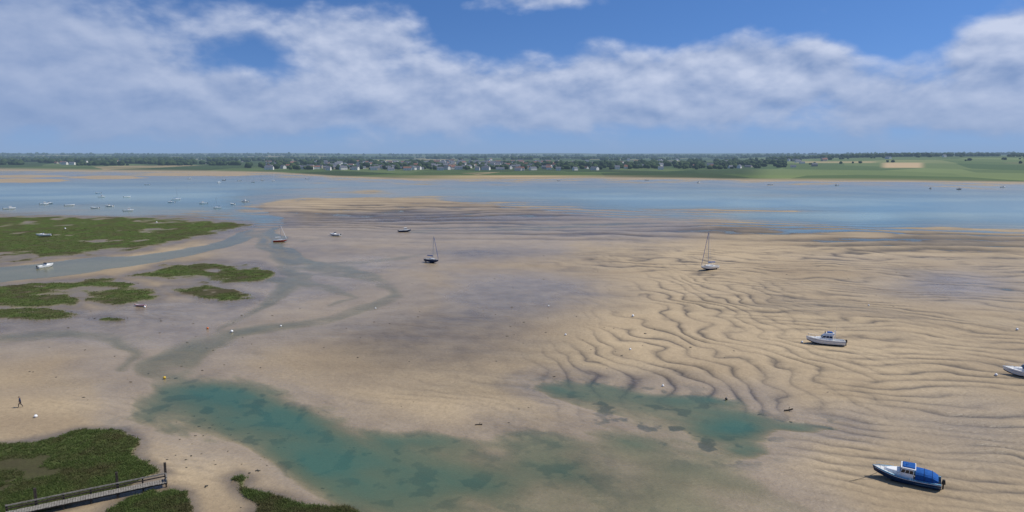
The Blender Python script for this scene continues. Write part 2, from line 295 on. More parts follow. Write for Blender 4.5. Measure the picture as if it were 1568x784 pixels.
def blades(n,lo,hi,nb,h0,w0,sp):
    r_=RR[gi[:,0],gi[:,1]]; c_=gi[(r_>=lo)&(r_<hi)]; c_=c_[rng.integers(0,len(c_),n)]
    bx=X[c_[:,0],c_[:,1]]+rng.normal(0,.08,n); by=Y[c_[:,0],c_[:,1]]+rng.normal(0,.08,n); bz=z[c_[:,0],c_[:,1]]-.03
    rnd=np.repeat(np.clip(rng.random(n)*.8+.1,0,1),nb)
    bx=np.repeat(bx,nb)+rng.normal(0,sp,n*nb); by=np.repeat(by,nb)+rng.normal(0,sp,n*nb); bz=np.repeat(bz,nb)
    th=rng.random(n*nb)*6.283; h=h0*(.5+.8*rng.random(n*nb)); w=w0*(.6+.8*rng.random(n*nb)); ln=h*(.6+1.0*rng.random(n*nb)); tl=rng.random(n*nb)*6.283
    A=np.stack([bx-np.cos(th)*w,by-np.sin(th)*w,bz],-1);B=np.stack([bx+np.cos(th)*w,by+np.sin(th)*w,bz],-1);C=np.stack([bx+np.cos(tl)*ln,by+np.sin(tl)*ln,bz+h],-1)
    return np.stack([A,B,C],1).reshape(-1,3),np.repeat(np.clip(rnd+rng.normal(0,.12,n*nb),0,1),3)
p_,q_=blades(15000,55,130,8,.24,.045,.14); r2_,s2_=blades(14000,130,420,5,.15,.12,.4)
co=np.concatenate([p_,r2_]); at=np.concatenate([q_,s2_])
soup('marsh_grass',co,np.arange(len(co)).reshape(-1,3),at,[mg])
# ---- distant trees
import bmesh
bm=bmesh.new(); bmesh.ops.create_icosphere(bm,subdivisions=2,radius=1); bm.verts.ensure_lookup_table()
iv=np.array([v.co[:] for v in bm.verts]); fi=np.array([[v.index for v in f.verts] for f in bm.faces]); bm.free()
tm,t,b=newmat('distant_foliage')
a=t.n.new('ShaderNodeAttribute'); a.attribute_name='rnd'; pos=t.n.new('ShaderNodeNewGeometry').outputs['Position']
c=t.mix(a.outputs['Fac'],(.018,.036,.015),(.055,.082,.028)); c=t.mix(t.mr(t.noise(pos,.35,3),.4,.65),c,t.mix(.5,c,(.015,.03,.015)))
t.put(b.inputs['Base Color'],c); b.inputs['Roughness'].default_value=.9; b.inputs['Specular IOR Level'].default_value=.1
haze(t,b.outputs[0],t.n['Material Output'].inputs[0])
T=[]
def row(u0,u1,d0,d1,n,h=11,wob=30,gap=.25):
    k=rng.random(n); uu=u0+(u1-u0)*k; keep=(gn(uu/37.0,np.full(n,d0/91.0),2)*1.8+.5)>gap; uu=uu[keep]; k=k[keep]
    d=d0+(d1-d0)*k+rng.normal(0,wob,len(k)); x=(uu-784)/F*d; s=h*(.6+.7*rng.random(len(k)))
    ok=d>1620; T.append(np.stack([x,d,s],-1)[ok])
for i in range(50):
    d=1900*math.exp(rng.random()*1.65); uc=rng.uniform(-100,1200); w=rng.uniform(80,420)
    row(uc-w/2,uc+w/2,d,d*(1+rng.normal(0,.04)),int(w*.36),12,d*.008,.3)
row(-250,1000,4200,4600,800,15,250,.12); row(-250,1900,7000,7500,1100,20,500,.1); row(900,1900,5200,5600,700,16,200,.2)
row(-200,560,2600,2900,350,12,100,.2)
row(1170,1900,3000,3150,650,13,60,.12); row(1180,1450,2700,2800,220,13,50,.2); row(930,1200,1900,2100,260,11,50,.25)
row(430,1200,1650,1800,420,9,60,.3); row(380,1150,1900,2100,460,11,90,.2); row(1200,1900,1900,2000,60,6,15,.5); row(1250,1900,2350,2450,110,8,15,.4); row(1400,1800,1700,1750,50,6,10,.4)
T=np.concatenate(T); nT=len(T); Tz=hill(T[:,0],T[:,1])
jit=1+rng.normal(0,.16,(nT,len(iv))); sc=np.stack([T[:,2]*rng.uniform(.42,.75,nT),T[:,2]*rng.uniform(.42,.7,nT),T[:,2]*.5],-1)
co=iv[None]*jit[...,None]*sc[:,None,:]; co[...,0]+=T[:,0,None]; co[...,1]+=T[:,1,None]; co[...,2]+=(Tz+T[:,2]*.42)[:,None]
fc=(fi[None]+(np.arange(nT)*len(iv))[:,None,None]).reshape(-1,3)
soup('distant_trees',co.reshape(-1,3),fc,np.repeat(rng.random(nT),len(iv)),[tm])
# ---- simple mats
def pm(name,col,rough=.5,spec=.5,metal=0.,var=.15,scale=3.0,hz=False):
    m,t,b=newmat(name); tc=t.n.new('ShaderNodeTexCoord').outputs['Object']
    n_=t.noise(tc,scale,4,.6); c=t.mix(t.mr(n_,.35,.7),col,tuple(x*(1-var*2) for x in col)); t.put(b.inputs['Base Color'],c)
    t.put(b.inputs['Roughness'],t.mr(n_,.3,.7,max(rough-.08,.03),min(rough+.1,1))); b.inputs['Specular IOR Level'].default_value=spec; b.inputs['Metallic'].default_value=metal
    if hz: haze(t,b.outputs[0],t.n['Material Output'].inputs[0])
    return m
WHITE=pm('white_gelcoat',(.80,.80,.78),.3,var=.06); NAVY=pm('navy_hull_paint',(.012,.04,.11),.3); BLUE=pm('blue_hull_paint',(.02,.16,.34),.3); LBLUE=pm('pale_blue_paint',(.18,.42,.58),.4)
CANVAS=pm('blue_canvas',(.012,.09,.32),.85,.2); GLASS=pm('cabin_glass',(.015,.02,.03),.08,.6,var=0.); ANTI=pm('antifouling',(.04,.05,.09),.8,.2); REDAF=pm('red_antifouling',(.30,.035,.025),.75,.2)
DECK=pm('deck_grey',(.60,.60,.58),.7); ALU=pm('aluminium',(.55,.56,.58),.35,.5,.8); WOOD=pm('weathered_wood',(.27,.25,.22),.9,.1,var=.3,scale=6); WOODD=pm('dark_wet_wood',(.06,.05,.042),.8,.2,var=.3,scale=6)
RED=pm('red_paint',(.45,.03,.02),.4); YEL=pm('yellow_buoy',(.65,.42,.03),.45); ORG=pm('orange_buoy',(.6,.14,.02),.45); ROPE=pm('rope',(.16,.14,.11),.95,.1); BLACK=pm('black_rubber',(.02,.02,.02),.6)
# ---- distant village houses
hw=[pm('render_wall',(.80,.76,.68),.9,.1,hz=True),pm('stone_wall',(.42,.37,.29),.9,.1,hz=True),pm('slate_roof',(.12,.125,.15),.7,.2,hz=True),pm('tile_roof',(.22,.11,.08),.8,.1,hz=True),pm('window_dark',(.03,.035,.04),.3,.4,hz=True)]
hv=[];hf=[];hm=[]
def house(x,y,L,W,h,rh,yaw,wallm,roofm):
    z0=hill(np.array([x]),np.array([y]))[0]-.3; c,s=math.cos(yaw),math.sin(yaw); o=len(hv)
    def ad(px,py,pz): hv.append((x+px*c-py*s,y+px*s+py*c,z0+pz))
    l=L/2;w=W/2
    for zz in(0,h):
        for a_,b_ in((-l,-w),(l,-w),(l,w),(-l,w)): ad(a_,b_,zz)
    ad(-l,0,h+rh);ad(l,0,h+rh)
    e=.35
    for f_ in((0,1,5,4),(1,2,6,5),(2,3,7,6),(3,0,4,7)): hf.append([o+i for i in f_]); hm.append(wallm)
    hf.append([o+4,o+7,o+8,o+8]); hf.append([o+5,o+9,o+6,o+6]); hm.extend([wallm,wallm])
    o2=len(hv)
    for (a_,b_,c_) in((-l-e,-w-e,h-.2),(l+e,-w-e,h-.2),(l+e,0,h+rh+.1),(-l-e,0,h+rh+.1),(l+e,w+e,h-.2),(-l-e,w+e,h-.2)): ad(a_,b_,c_)
    hf.append([o2,o2+1,o2+2,o2+3]); hf.append([o2+3,o2+2,o2+4,o2+5]); hm.extend([roofm,roofm])
    o3=len(hv); ad(-l*.8-.4,-.4,h+rh-.6);ad(-l*.8+.4,-.4,h+rh-.6);ad(-l*.8+.4,-.4,h+rh+1.1);ad(-l*.8-.4,-.4,h+rh+1.1); hf.append([o3,o3+1,o3+2,o3+3]); hm.append(wallm)
    nwin=max(2,int(L/3.2))
    for i in range(nwin):
        px=-l+(i+.5)*L/nwin
        for zz in ((1.0,2.3),(3.6,4.8)) if h>5 else ((1.0,2.3),):
            o4=len(hv); ad(px-.5,-w-.04,zz[0]);ad(px+.5,-w-.04,zz[0]);ad(px+.5,-w-.04,zz[1]);ad(px-.5,-w-.04,zz[1]); hf.append([o4,o4+1,o4+2,o4+3]); hm.append(4)
for i in range(430):
    if i<340: uu=np.clip(rng.normal(660,165),415,1010); d=rng.uniform(1560,2450)
    elif i<380: uu=rng.uniform(950,1260); d=rng.uniform(1700,2500)
    else: uu=rng.uniform(60,1500); d=rng.uniform(2000,3300)
    house((uu-784)/F*d,d,rng.uniform(10,20),rng.uniform(7,9.5),rng.choice([3.2,5.6,5.6]),rng.uniform(2.6,4),rng.normal(0,.6),int(rng.random()<.2),2+int(rng.random()<.25))
hf=np.array(hf); me=bpy.data.meshes.new('distant_village'); me.from_pydata(hv,[],[list(dict.fromkeys(f)) for f in hf.tolist()])
for m_ in hw: me.materials.append(m_)
me.polygons.foreach_set('material_index',np.array(hm,dtype=np.int32)); ob=bpy.data.objects.new('distant_village',me); scene.collection.objects.link(ob)
# ---- part builders
def empty(name):
    e=bpy.data.objects.new(name,None); scene.collection.objects.link(e); e.empty_display_size=.3; return e
def part(name,vs,fs,mats,mi=None,parent=None,bevel=0,smooth=False):
    me=bpy.data.meshes.new(name); me.from_pydata([tuple(v) for v in vs],[],fs)
    for m_ in (mats if isinstance(mats,list) else [mats]): me.materials.append(m_)
    if mi: 
        for p,k in zip(me.polygons,mi): p.material_index=k
    if smooth:
        for p in me.polygons: p.use_smooth=True
    ob=bpy.data.objects.new(name,me); scene.collection.objects.link(ob); ob.parent=parent
    if bevel:
        m_=ob.modifiers.new('b','BEVEL'); m_.width=bevel; m_.segments=2; m_.limit_method='ANGLE'
    return ob
def tbox(name,x0,x1,wb0,wb1,zb,zt,fr_,rk,ti,mat,par,bevel=.03,zslope=0.):
    v=[(x0,-wb0,zb),(x1,-wb1,zb),(x1,wb1,zb),(x0,wb0,zb),(x0+rk,-wb0+ti,zt),(x1-fr_,-wb1+ti,zt-zslope),(x1-fr_,wb1-ti,zt-zslope),(x0+rk,wb0-ti,zt)]
    return part(name,v,[(0,3,2,1),(4,5,6,7),(0,1,5,4),(1,2,6,5),(2,3,7,6),(3,0,4,7)],mat,None,par,bevel)
def tube(name,polys,r,mat,par,n=6):
    vs=[];fs=[]
    for pl in polys:
        pl=[Vector(p) for p in pl]
        for a_,b_ in zip(pl[:-1],pl[1:]):
            d=(b_-a_); 
            if d.length<1e-6: continue
            q=d.to_track_quat('Z','Y'); o=len(vs)
            for e in(a_,b_):
                for k in range(n): vs.append(e+q@Vector((r*math.cos(6.2832*k/n),r*math.sin(6.2832*k/n),0)))
            for k in range(n): fs.append((o+k,o+(k+1)%n,o+n+(k+1)%n,o+n+k))
            fs.append(tuple(o+n+k for k in range(n))); fs.append(tuple(o+n-1-k for k in range(n)))
    return part(name,vs,fs,mat,None,par)
def hull(par,L,B,D,bot,side,strip,rim,deck,tw=.85,sheer=.35,cock=.0,cd=.5,n=20,name='hull'):
    vs=[]
    def hb(t): return B/2*(tw+(1-tw)*math.sin(math.pi/2*min(t/.5,1))) if t<.5 else B/2*max(.012,(1-((t-.5)/.5)**2.3))
    def zg(t): return D*(1+sheer*max(0,t-.25)**2*1.6)
    for i in range(n+1):
        t=i/n; h=hb(t); G=zg(t); K=0 if t<.6 else D*.7*((t-.6)/.4)**2.6; x=-L/2+L*.94*t
        def pt(y,zz): return (x+L*.06*(zz/zg(1))*t**3,y,zz)
        dz=G-(cd if t<cock else .06); hi=h*.88
        prof=[(0,K),(h*.72,K+.25*(G-K)),(h*.9,K+.62*(G-K)),(h*.97,K+.86*(G-K)),(h,G),(hi,G+.01),(hi*.98,dz),(0,dz+.03)]
        for y,zz in prof: vs.append(pt(y,zz))
        for y,zz in prof: vs.append(pt(-y,zz))
    fs=[];mi=[]; ms=[0,1,1,2,3,3,4]
    for i in range(n):
        for s in(0,1):
            for j in range(7):
                a_=i*16+s*8+j; b_=a_+1; c_=b_+16; d_=a_+16
                fs.append((a_,d_,c_,b_) if s==0 else (a_,b_,c_,d_)); mi.append(ms[j])
    fs.append((0,1,2,3,4,12,11,10,9)); mi.append(1); fs.append((4,5,6,7,14,13,12)); mi.append(3)
    o=part(name,vs,fs,[bot,side,strip,rim,deck],mi,par); 
    return hb,zg
def rail(par,L,hb,zg,t0,t1,h,n=6,r=.014,name='guard_rail'):
    pl=[];st=[]
    for s in(-1,1):
        p=[]
        for i in range(n+1):
            t=t0+(t1-t0)*i/n; x=-L/2+L*.97*t; y=s*hb(t)*.9; p.append((x,y,zg(t)+h)); st.append([(x,y,zg(t)),(x,y,zg(t)+h)])
        pl.append(p)
    pl.append([pl[0][-1],pl[1][-1]])
    return tube(name,pl+st,r,ALU,par,5)
def windows(par,x0,x1,w0,w1,zb,zt,fr_,rk,ti,a=.45,bq=.85):
    h=zt-zb
    tbox('windows',x0+rk*a-.01,x1-fr_*a+.012,w0-ti*a+.012,w1-ti*a+.012,zb+h*a,zb+h*bq,fr_*(bq-a),rk*(bq-a),ti*(bq-a),GLASS,par,0)
    ps=[]
    for k in(.0,.33,.66,1.):
        for s in(-1,1):
            xa=x0+rk*a+.03+(x1-fr_*a-x0-rk*a-.06)*k; ya=s*((w0+(w1-w0)*k)-ti*a+.02); xb=x0+rk*bq+.03+(x1-fr_*bq-x0-rk*bq-.06)*k; yb=s*((w0+(w1-w0)*k)-ti*bq+.02)
            ps.append([(xa,ya,zb+h*a),(xb,yb,zb+h*bq)])
    tube('window_pillars',ps,.035,WHITE,par,4)
def outboard(par,x,zc):
    tbox('outboard_motor',x-.45,x-.05,.16,.16,zc+.1,zc+.65,.06,.06,.04,BLACK,par,.04)
    tbox('outboard_leg',x-.3,x-.15,.06,.06,zc-.6,zc+.15,0,0,0,BLACK,par,.01)
def place(e,u,v,head=None,bow=None,afloat=False,roll=0.,pitch=0.,sink=.04,draft=.22):
    x,y=ground(u,v); zz=-draft if afloat else zat(x,y)-sink
    if bow is not None:
        x1,y1=ground(*bow[0]); x2,y2=ground(*bow[1]); head=math.degrees(math.atan2(y1-y2,x1-x2))
    e.location=(x,y,zz); e.rotation_euler=(math.radians(roll),math.radians(pitch),math.radians(head)); return e
def blue_boat():
    e=empty('motor_boat'); L,B,D=7.0,2.5,1.05
    hb,zg=hull(e,L,B,D,ANTI,NAVY,BLUE,LBLUE,DECK,.86,.4,.42,.5)
    tube('rubbing_strake',[[(-L/2+L*.94*t+L*.06*.8*t**3,s*(hb(t)*.985+.01),zg(t)*.88) for t in np.linspace(0,.97,16)] for s in(-1,1)],.03,WHITE,e,5)
    tbox('fore_cabin',.3,2.5,.92,.35,zg(.7)-.08,zg(.7)+.38,.5,0,.12,WHITE,e,.05,.12)
    tbox('wheelhouse',-.75,.85,.95,.85,D-.05,D+1.05,.45,.0,.12,WHITE,e,.05)
    windows(e,-.75,.85,.95,.85,D-.05,D+1.05,.45,.0,.12,.5,.86)
    tbox('wheelhouse_roof',-.95,.6,.92,.82,D+1.06,D+1.13,.05,.02,.03,WHITE,e,.02)
    vs=[];fs=[];n=8
    for i,xx in enumerate((-3.2,-2.6,-1.8,-.9)):
        for k in range(n+1):
            a_=math.pi*k/n; w=1.0 if i else .95; hh=(.35,.75,.88,.92)[i]; vs.append((xx,-w*math.cos(a_)*(1.0),D+.02+hh*math.sin(a_)**.45))
    for i in range(3):
        for k in range(n): a_=i*(n+1)+k; fs.append((a_,a_+1,a_+n+2,a_+n+1))
    fs.append(tuple(range(n,-1,-1))); part('canvas_cover',vs,fs,CANVAS,None,e)
    tbox('folded_canvas',-.9,.45,.75,.7,D+1.14,D+1.26,.1,.1,.12,CANVAS,e,.04)
    tube('canvas_hoops',[[(xx,-1.02*math.cos(math.pi*k/8),D+.04+hh*math.sin(math.pi*k/8)**.45) for k in range(9)] for xx,hh in((-2.6,.77),(-1.8,.90),(-.9,.94))],.015,NAVY,e,5)
    rail(e,L,hb,zg,.58,.97,.42); tube('mast_light',[[(-.2,0,D+1.1),(-.2,0,D+2.0)],[(-.2,-.3,D+1.6),(-.2,.3,D+1.6)]],.025,ALU,e)
    outboard(e,-L/2,.6)
    for i,t_ in enumerate((.25,.5)):
        tube('fender',[[(-L/2+L*.94*t_,-hb(t_)-.12,D*.3),(-L/2+L*.94*t_,-hb(t_)-.12,D*.8)]],.11,WHITE,e,8)
    tube('bilge_keels',[[(-1.5,s*.6,0.05),(1.5,s*.55,.05)] for s in(-1,1)],.08,ANTI,e)
    return e
def cruiser(name='cabin_cruiser'):
    e=empty(name); L,B,D=7.2,2.6,1.1
    hb,zg=hull(e,L,B,D,ANTI,WHITE,WHITE,WHITE,DECK,.88,.45,.32,.45)
    tube('blue_stripe',[[(-L/2+L*.94*t+L*.06*.7*t**3,s*(hb(t)*.955+.0),zg(t)*.78) for t in np.linspace(0,.93,16)] for s in(-1,1)],.035,BLUE,e,4)
    tbox('coachroof',-.9,2.4,1.05,.35,zg(.6)-.1,zg(.6)+.42,.7,0,.18,WHITE,e,.08,.1)
    tbox('saloon',-1.3,1.15,1.05,.95,D,D+.95,.75,.1,.2,WHITE,e,.06); windows(e,-1.3,1.15,1.05,.95,D,D+.95,.75,.1,.2,.42,.85)
    tbox('flybridge_coaming',-1.5,.25,.85,.75,D+.96,D+1.35,.2,-.1,.08,WHITE,e,.06)
    tbox('flybridge_seat',-1.3,-.3,.6,.6,D+1.36,D+1.55,.05,.05,.05,CANVAS,e,.04); tbox('windscreen',-.05,.12,.65,.6,D+1.36,D+1.62,.08,.06,.05,GLASS,e,0)
    tube('radar_arch',[[(-1.6,-.95,D+.2),(-1.75,-.8,D+1.75),(-1.75,.8,D+1.75),(-1.6,.95,D+.2)]],.05,WHITE,e); tube('aerial',[[(-1.75,.5,D+1.75),(-1.95,.5,D+3.0)]],.015,ALU,e)
    rail(e,L,hb,zg,.5,.97,.5); outboard(e,-L/2,.65); return e
def yacht(hcol,L,B,D,mh,name='sailing_yacht',lean=0,cover=CANVAS,boot=ANTI):
    e=empty(name)
    hb,zg=hull(e,L,B,D,boot,hcol,hcol,WHITE,DECK,.62,.25,.3,.35)
    zd=D
    tbox('coachroof',-L*.12,L*.26,B*.30,B*.2,zd-.05,zd+.38,.35,.05,.08,WHITE,e,.05,.08); windows(e,-L*.12,L*.26,B*.30,B*.2,zd-.05,zd+.38,.35,.05,.08,.35,.72)
    tube('mast',[[(L*.08,0,zd),(L*.08-.1,0,zd+mh)]],.085,ALU,e,8); tube('spreaders',[[(L*.08,-.7,zd+mh*.5),(L*.08,.7,zd+mh*.5)],[(L*.08,-.4,zd+mh*.75),(L*.08,.4,zd+mh*.75)]],.025,ALU,e)
    tube('boom',[[(L*.07,0,zd+1.05),(-L*.36,0,zd+1.15)]],.06,ALU,e); tube('sail_cover',[[(L*.06,0,zd+1.3),(-L*.12,0,zd+1.27),(-L*.34,0,zd+1.22)]],.15,cover,e,8)
    m=(L*.08-.1,0,zd+mh); tube('standing_rigging',[[(L*.485,0,zg(.97)),m],[(-L*.48,0,D),m],[(L*.05,-B*.45,D),(L*.08,-.7,zd+mh*.5),m],[(L*.05,B*.45,D),(L*.08,.7,zd+mh*.5),m]],.016,ALU,e,4)
    tube('furled_jib',[[(L*.47,0,zg(.97)+.4),(L*.1,0,zd+mh*.93)]],.07,cover,e,6)
    rail(e,L,hb,zg,.02,.97,.5,8,.012)
    for s in(-1,1): tbox('bilge_keel',-L*.1,L*.12,.06,.06,-.75,.2,.15,.15,.0,ANTI,e,.01).location=(0,s*B*.22,0)
    tbox('rudder',-L*.47,-L*.40,.04,.04,-.5,.35,.05,0,0,ANTI,e,.01)
    return e
def small(kind,hc,name='moored_boat'):
    e=empty(name); L=random.uniform(5.4,7.4); B=L*.36; D=.95
    hb,zg=hull(e,L,B,D,random.choice([ANTI,REDAF]),hc,hc,WHITE,DECK,.85,.4,.5 if kind!=2 else .3,.4,12)
    if kind==0:
        tbox('cuddy',-.1,L*.32,B*.38,B*.2,D-.05,D+.45,.5,0,.1,WHITE,e,.05,.1); tbox('windscreen',-.2,.15,B*.36,B*.34,D+.45,D+.85,.3,.1,.08,GLASS,e,0); outboard(e,-L/2,.5)
    elif kind==1:
        tbox('wheelhouse',-.5,L*.2,B*.36,B*.32,D-.1,D+1.15,.3,0,.06,WHITE,e,.04); windows(e,-.5,L*.2,B*.36,B*.32,D-.1,D+1.15,.3,0,.06,.5,.85); tube('aerial',[[(0,0,D+1),(0,0,D+2.2)]],.02,ALU,e); outboard(e,-L/2,.5)
    elif kind==2:
        tbox('coachroof',-.4,L*.28,B*.3,B*.2,D-.05,D+.35,.3,0,.06,WHITE,e,.04); mh=L*1.2; tube('mast',[[(L*.1,0,D),(L*.1,0,D+mh)]],.07,ALU,e)
        tube('boom',[[(L*.1,0,D+.9),(-L*.33,0,D+.95)]],.11,random.choice([CANVAS,NAVY,WHITE]),e); tube('rigging',[[(L*.48,0,D),(L*.1,0,D+mh)],[(-L*.48,0,D),(L*.1,0,D+mh)]],.02,ALU,e,4)
    else:
        for k in(-.25,0.05,.25): tbox('thwart',L*k-.12,L*k+.12,B*.42,B*.42,D-.2,D-.15,0,0,0,WOOD,e,.01)
        outboard(e,-L/2,.5)
    return e
place(blue_boat(),1386,740,bow=((1340,731),(1432,750)),roll=-4)
place(cruiser(),1263,530,bow=((1237,527),(1290,531)),roll=4)
place(cruiser(),1572,578,bow=((1545,574),(1600,580)),roll=-3)
place(yacht(WHITE,8.2,2.7,1.0,11.6),1086,415,bow=((1068,418),(1103,413)),roll=3,pitch=-2,sink=-.25)
place(yacht(NAVY,6.8,2.4,.95,8.2),661,403,bow=((672,404),(651,401)),roll=-5,sink=-.2)
place(yacht(RED,5.8,2.1,.8,6.6,cover=WHITE,boot=REDAF),429,370,head=10,afloat=True,draft=.1)
place(small(0,WHITE,'day_boat'),513,361,head=160); place(small(1,NAVY,'fishing_boat'),620,355,head=15)
place(small(0,WHITE,'day_boat'),70,409,head=70,afloat=True); place(small(0,WHITE,'day_boat'),67,364,head=200,sink=-.3)
for (u,v,k,c) in [(15,320,1,WHITE),(68,313,1,WHITE),(75,312,0,WHITE),(156,302,1,WHITE),(107,315,3,WHITE),(145,319,3,WHITE),(167,316,0,WHITE),(197,323,1,WHITE),(262,310,0,WHITE),(311,312,1,WHITE),(333,319,2,WHITE),(375,309,1,WHITE),(195,302,3,WHITE),(356,313,3,WHITE),(335,280,2,WHITE),(366,277,0,WHITE),(388,279,2,WHITE),(402,276,1,WHITE),(418,277,3,WHITE),(270,306,2,WHITE),(150,296,3,WHITE),(1070,280,1,WHITE),(1281,284,1,WHITE),(1425,289,0,WHITE),(1469,290,1,NAVY),(1536,287,0,WHITE),(990,276,0,WHITE),(855,277,3,WHITE),(470,274,1,WHITE),(290,274,2,WHITE),(343,276,2,NAVY),(225,283,3,WHITE),(1180,283,3,WHITE)]:
    place(small(k,c),u,v,head=random.choice([random.gauss(15,20),random.gauss(195,20)]),afloat=True)
e=empty('dinghy'); hull(e,3.2,1.3,.45,RED,RED,RED,WHITE,RED,.8,.3,.9,.3,12); tbox('thwart',-.15,.15,.5,.5,.28,.33,0,0,0,WOOD,e,.01); tbox('bow_seat',.8,1.1,.35,.3,.3,.35,0,0,0,WOOD,e,.01); place(e,214,470,head=170,roll=6)
def buoy(u,v,mat,r=.3):
    e=empty('mooring_buoy'); n=12; vs=[];fs=[]
    for i in range(9):
        a_=math.pi*i/8
        for k in range(n): rr_=r*math.sin(a_)*(1 if a_<1.7 else .9); vs.append((rr_*math.cos(6.2832*k/n),rr_*math.sin(6.2832*k/n),r+r*math.cos(a_)))
    for i in range(8):
        for k in range(n): fs.append((i*n+k,(i+1)*n+k,(i+1)*n+(k+1)%n,i*n+(k+1)%n))
    part('float',vs,fs,mat,None,e,0,True); tube('lifting_eye',[[(.07*math.cos(a_),0,2*r+.05+.07*math.sin(a_)) for a_ in np.linspace(0,6.283,9)]],.015,ALU,e,5)
    tube('mooring_chain',[[(0,0,.06),(r*1.3,.1,.03),(r*2.2,.5,.03),(r*3.2,.4,.02)]],.03,ROPE,e,5)
    x,y=ground(u,v); e.location=(x,y,max(zat(x,y),0)-.05); return e
for (u,v,m_,r) in [(252,580,YEL,.25),(969,487,WHITE,.3),(866,515,WHITE,.22),(55,641,WHITE,.25),(965,539,WHITE,.2),(1015,593,WHITE,.2),(318,504,ORG,.25),(355,509,WHITE,.3),(1525,577,WHITE,.25),(1228,527,WHITE,.22),(1557,508,WHITE,.28),(222,472,WHITE,.25),(1112,612,BLACK,.2),(840,470,WHITE,.2),(575,473,WHITE,.2),(430,500,WHITE,.2),(240,342,WHITE,.4),(1330,470,WHITE,.2),(100,352,WHITE,.4)]: buoy(u,v,m_,r)
a_=ground(1342,736); b_=ground(1300,739)
tube('mooring_rope',[[(a_[0],a_[1],1.0),((a_[0]+b_[0])/2,(a_[1]+b_[1])/2,.45),(b_[0],b_[1],zat(*b_)+.03)]],.03,ROPE,None)
e=empty('driftwood_log'); tube('trunk',[[(-.7,0,.12),(0,.1,.14),(.6,0,.35)]],.11,WOODD,e,8); tube('branches',[[(0,.1,.14),(.2,.4,.5)],[(.3,.05,.2),(.2,-.3,.5)]],.04,WOODD,e); x,y=ground(1208,631); e.location=(x,y,zat(x,y)-.02)
e=empty('driftwood_log'); tube('trunk',[[(-.5,0,.08),(.5,.15,.1)]],.08,WOODD,e,8); tube('branches',[[(0,.1,.1),(.2,.3,.3)]],.03,WOODD,e); x,y=ground(733,653); e.location=(x,y,zat(x,y)-.02)
pts=[]
for (u,v,su,sv,n_) in [(650,480,160,40,40),(900,520,150,40,22),(1100,560,200,60,18),(150,560,150,50,36),(420,690,90,40,40),(330,660,60,30,40),(1300,450,200,30,12),(300,500,120,25,24),(700,430,200,30,20)]:
    uu=rng.normal(u,su,n_); vv=np.clip(rng.normal(v,sv,n_),375,990)
    for k in range(n_):
        x,y=ground(uu[k],vv[k]); pts.append((x,y,zat(x,y),rng.uniform(.04,.16)))
pts=np.array(pts); jit=1+rng.normal(0,.3,(len(pts),len(iv))); s=pts[:,3]; sc=np.stack([s*rng.uniform(.8,2,len(s)),s*rng.uniform(.8,1.6,len(s)),s*.5],-1)
co=iv[None]*jit[...,None]*sc[:,None,:]+pts[:,None,:3]
soup('seaweed_clumps',co.reshape(-1,3),(fi[None]+(np.arange(len(pts))*len(iv))[:,None,None]).reshape(-1,3),None,[pm('seaweed',(.04,.035,.02),.6)])
# ---- jetty
e=empty('wooden_jetty'); A=Vector((*ground(10,796),0)); Bv=Vector((*ground(256,744),0)); D_=(Bv-A); Lj=D_.length; dx=D_.normalized()
e.location=A; e.rotation_euler=(0,0,math.atan2(dx.y,dx.x)); zb=max(zat(*ground(130,775)),.3)+.2
def bx(name,x0,x1,y0,y1,z0_,z1,mat,bev=.012): return part(name,[(x0,y0,z0_),(x1,y0,z0_),(x1,y1,z0_),(x0,y1,z0_),(x0,y0,z1),(x1,y0,z1),(x1,y1,z1),(x0,y1,z1)],[(0,3,2,1),(4,5,6,7),(0,1,5,4),(1,2,6,5),(2,3,7,6),(3,0,4,7)],mat,None,e,bev)
npl=int(Lj/.24)
for i in range(npl):
    j=random.uniform(-.03,.03); bx('deck_plank',i*.24,i*.24+.21,-1.15+j,.0+j,zb+.38,zb+.43+random.uniform(0,.01),WOOD,.006)
bx('bearer',0,Lj,-1.05,-.93,zb+.2,zb+.375,WOODD); bx('bearer',0,Lj,-.2,-.08,zb+.2,zb+.375,WOODD)
npst=int(Lj/2.2)
for i in range(npst+1):
    x=min(i*Lj/npst,Lj-.2); big=(i%3==1) or i==npst
    bx('post',x,x+(.26 if big else .18),.03,.03+(.26 if big else .18),-.6,zb+(2.3 if big else 1.15),WOODD,.02)
    bx('pile',x,x+.16,-1.0,-.84,-.6,zb+.195,WOODD,.02)
bx('top_rail',0,Lj,-.045,.025,zb+.98,zb+1.14,WOOD); bx('mid_rail',0,Lj,-.045,.025,zb+.66,zb+.80,WOODD)
for k in range(2): bx('end_board',Lj-.1,Lj+.02,-1.1,-.05,zb+.6+.35*k,zb+.75+.35*k,WOOD)
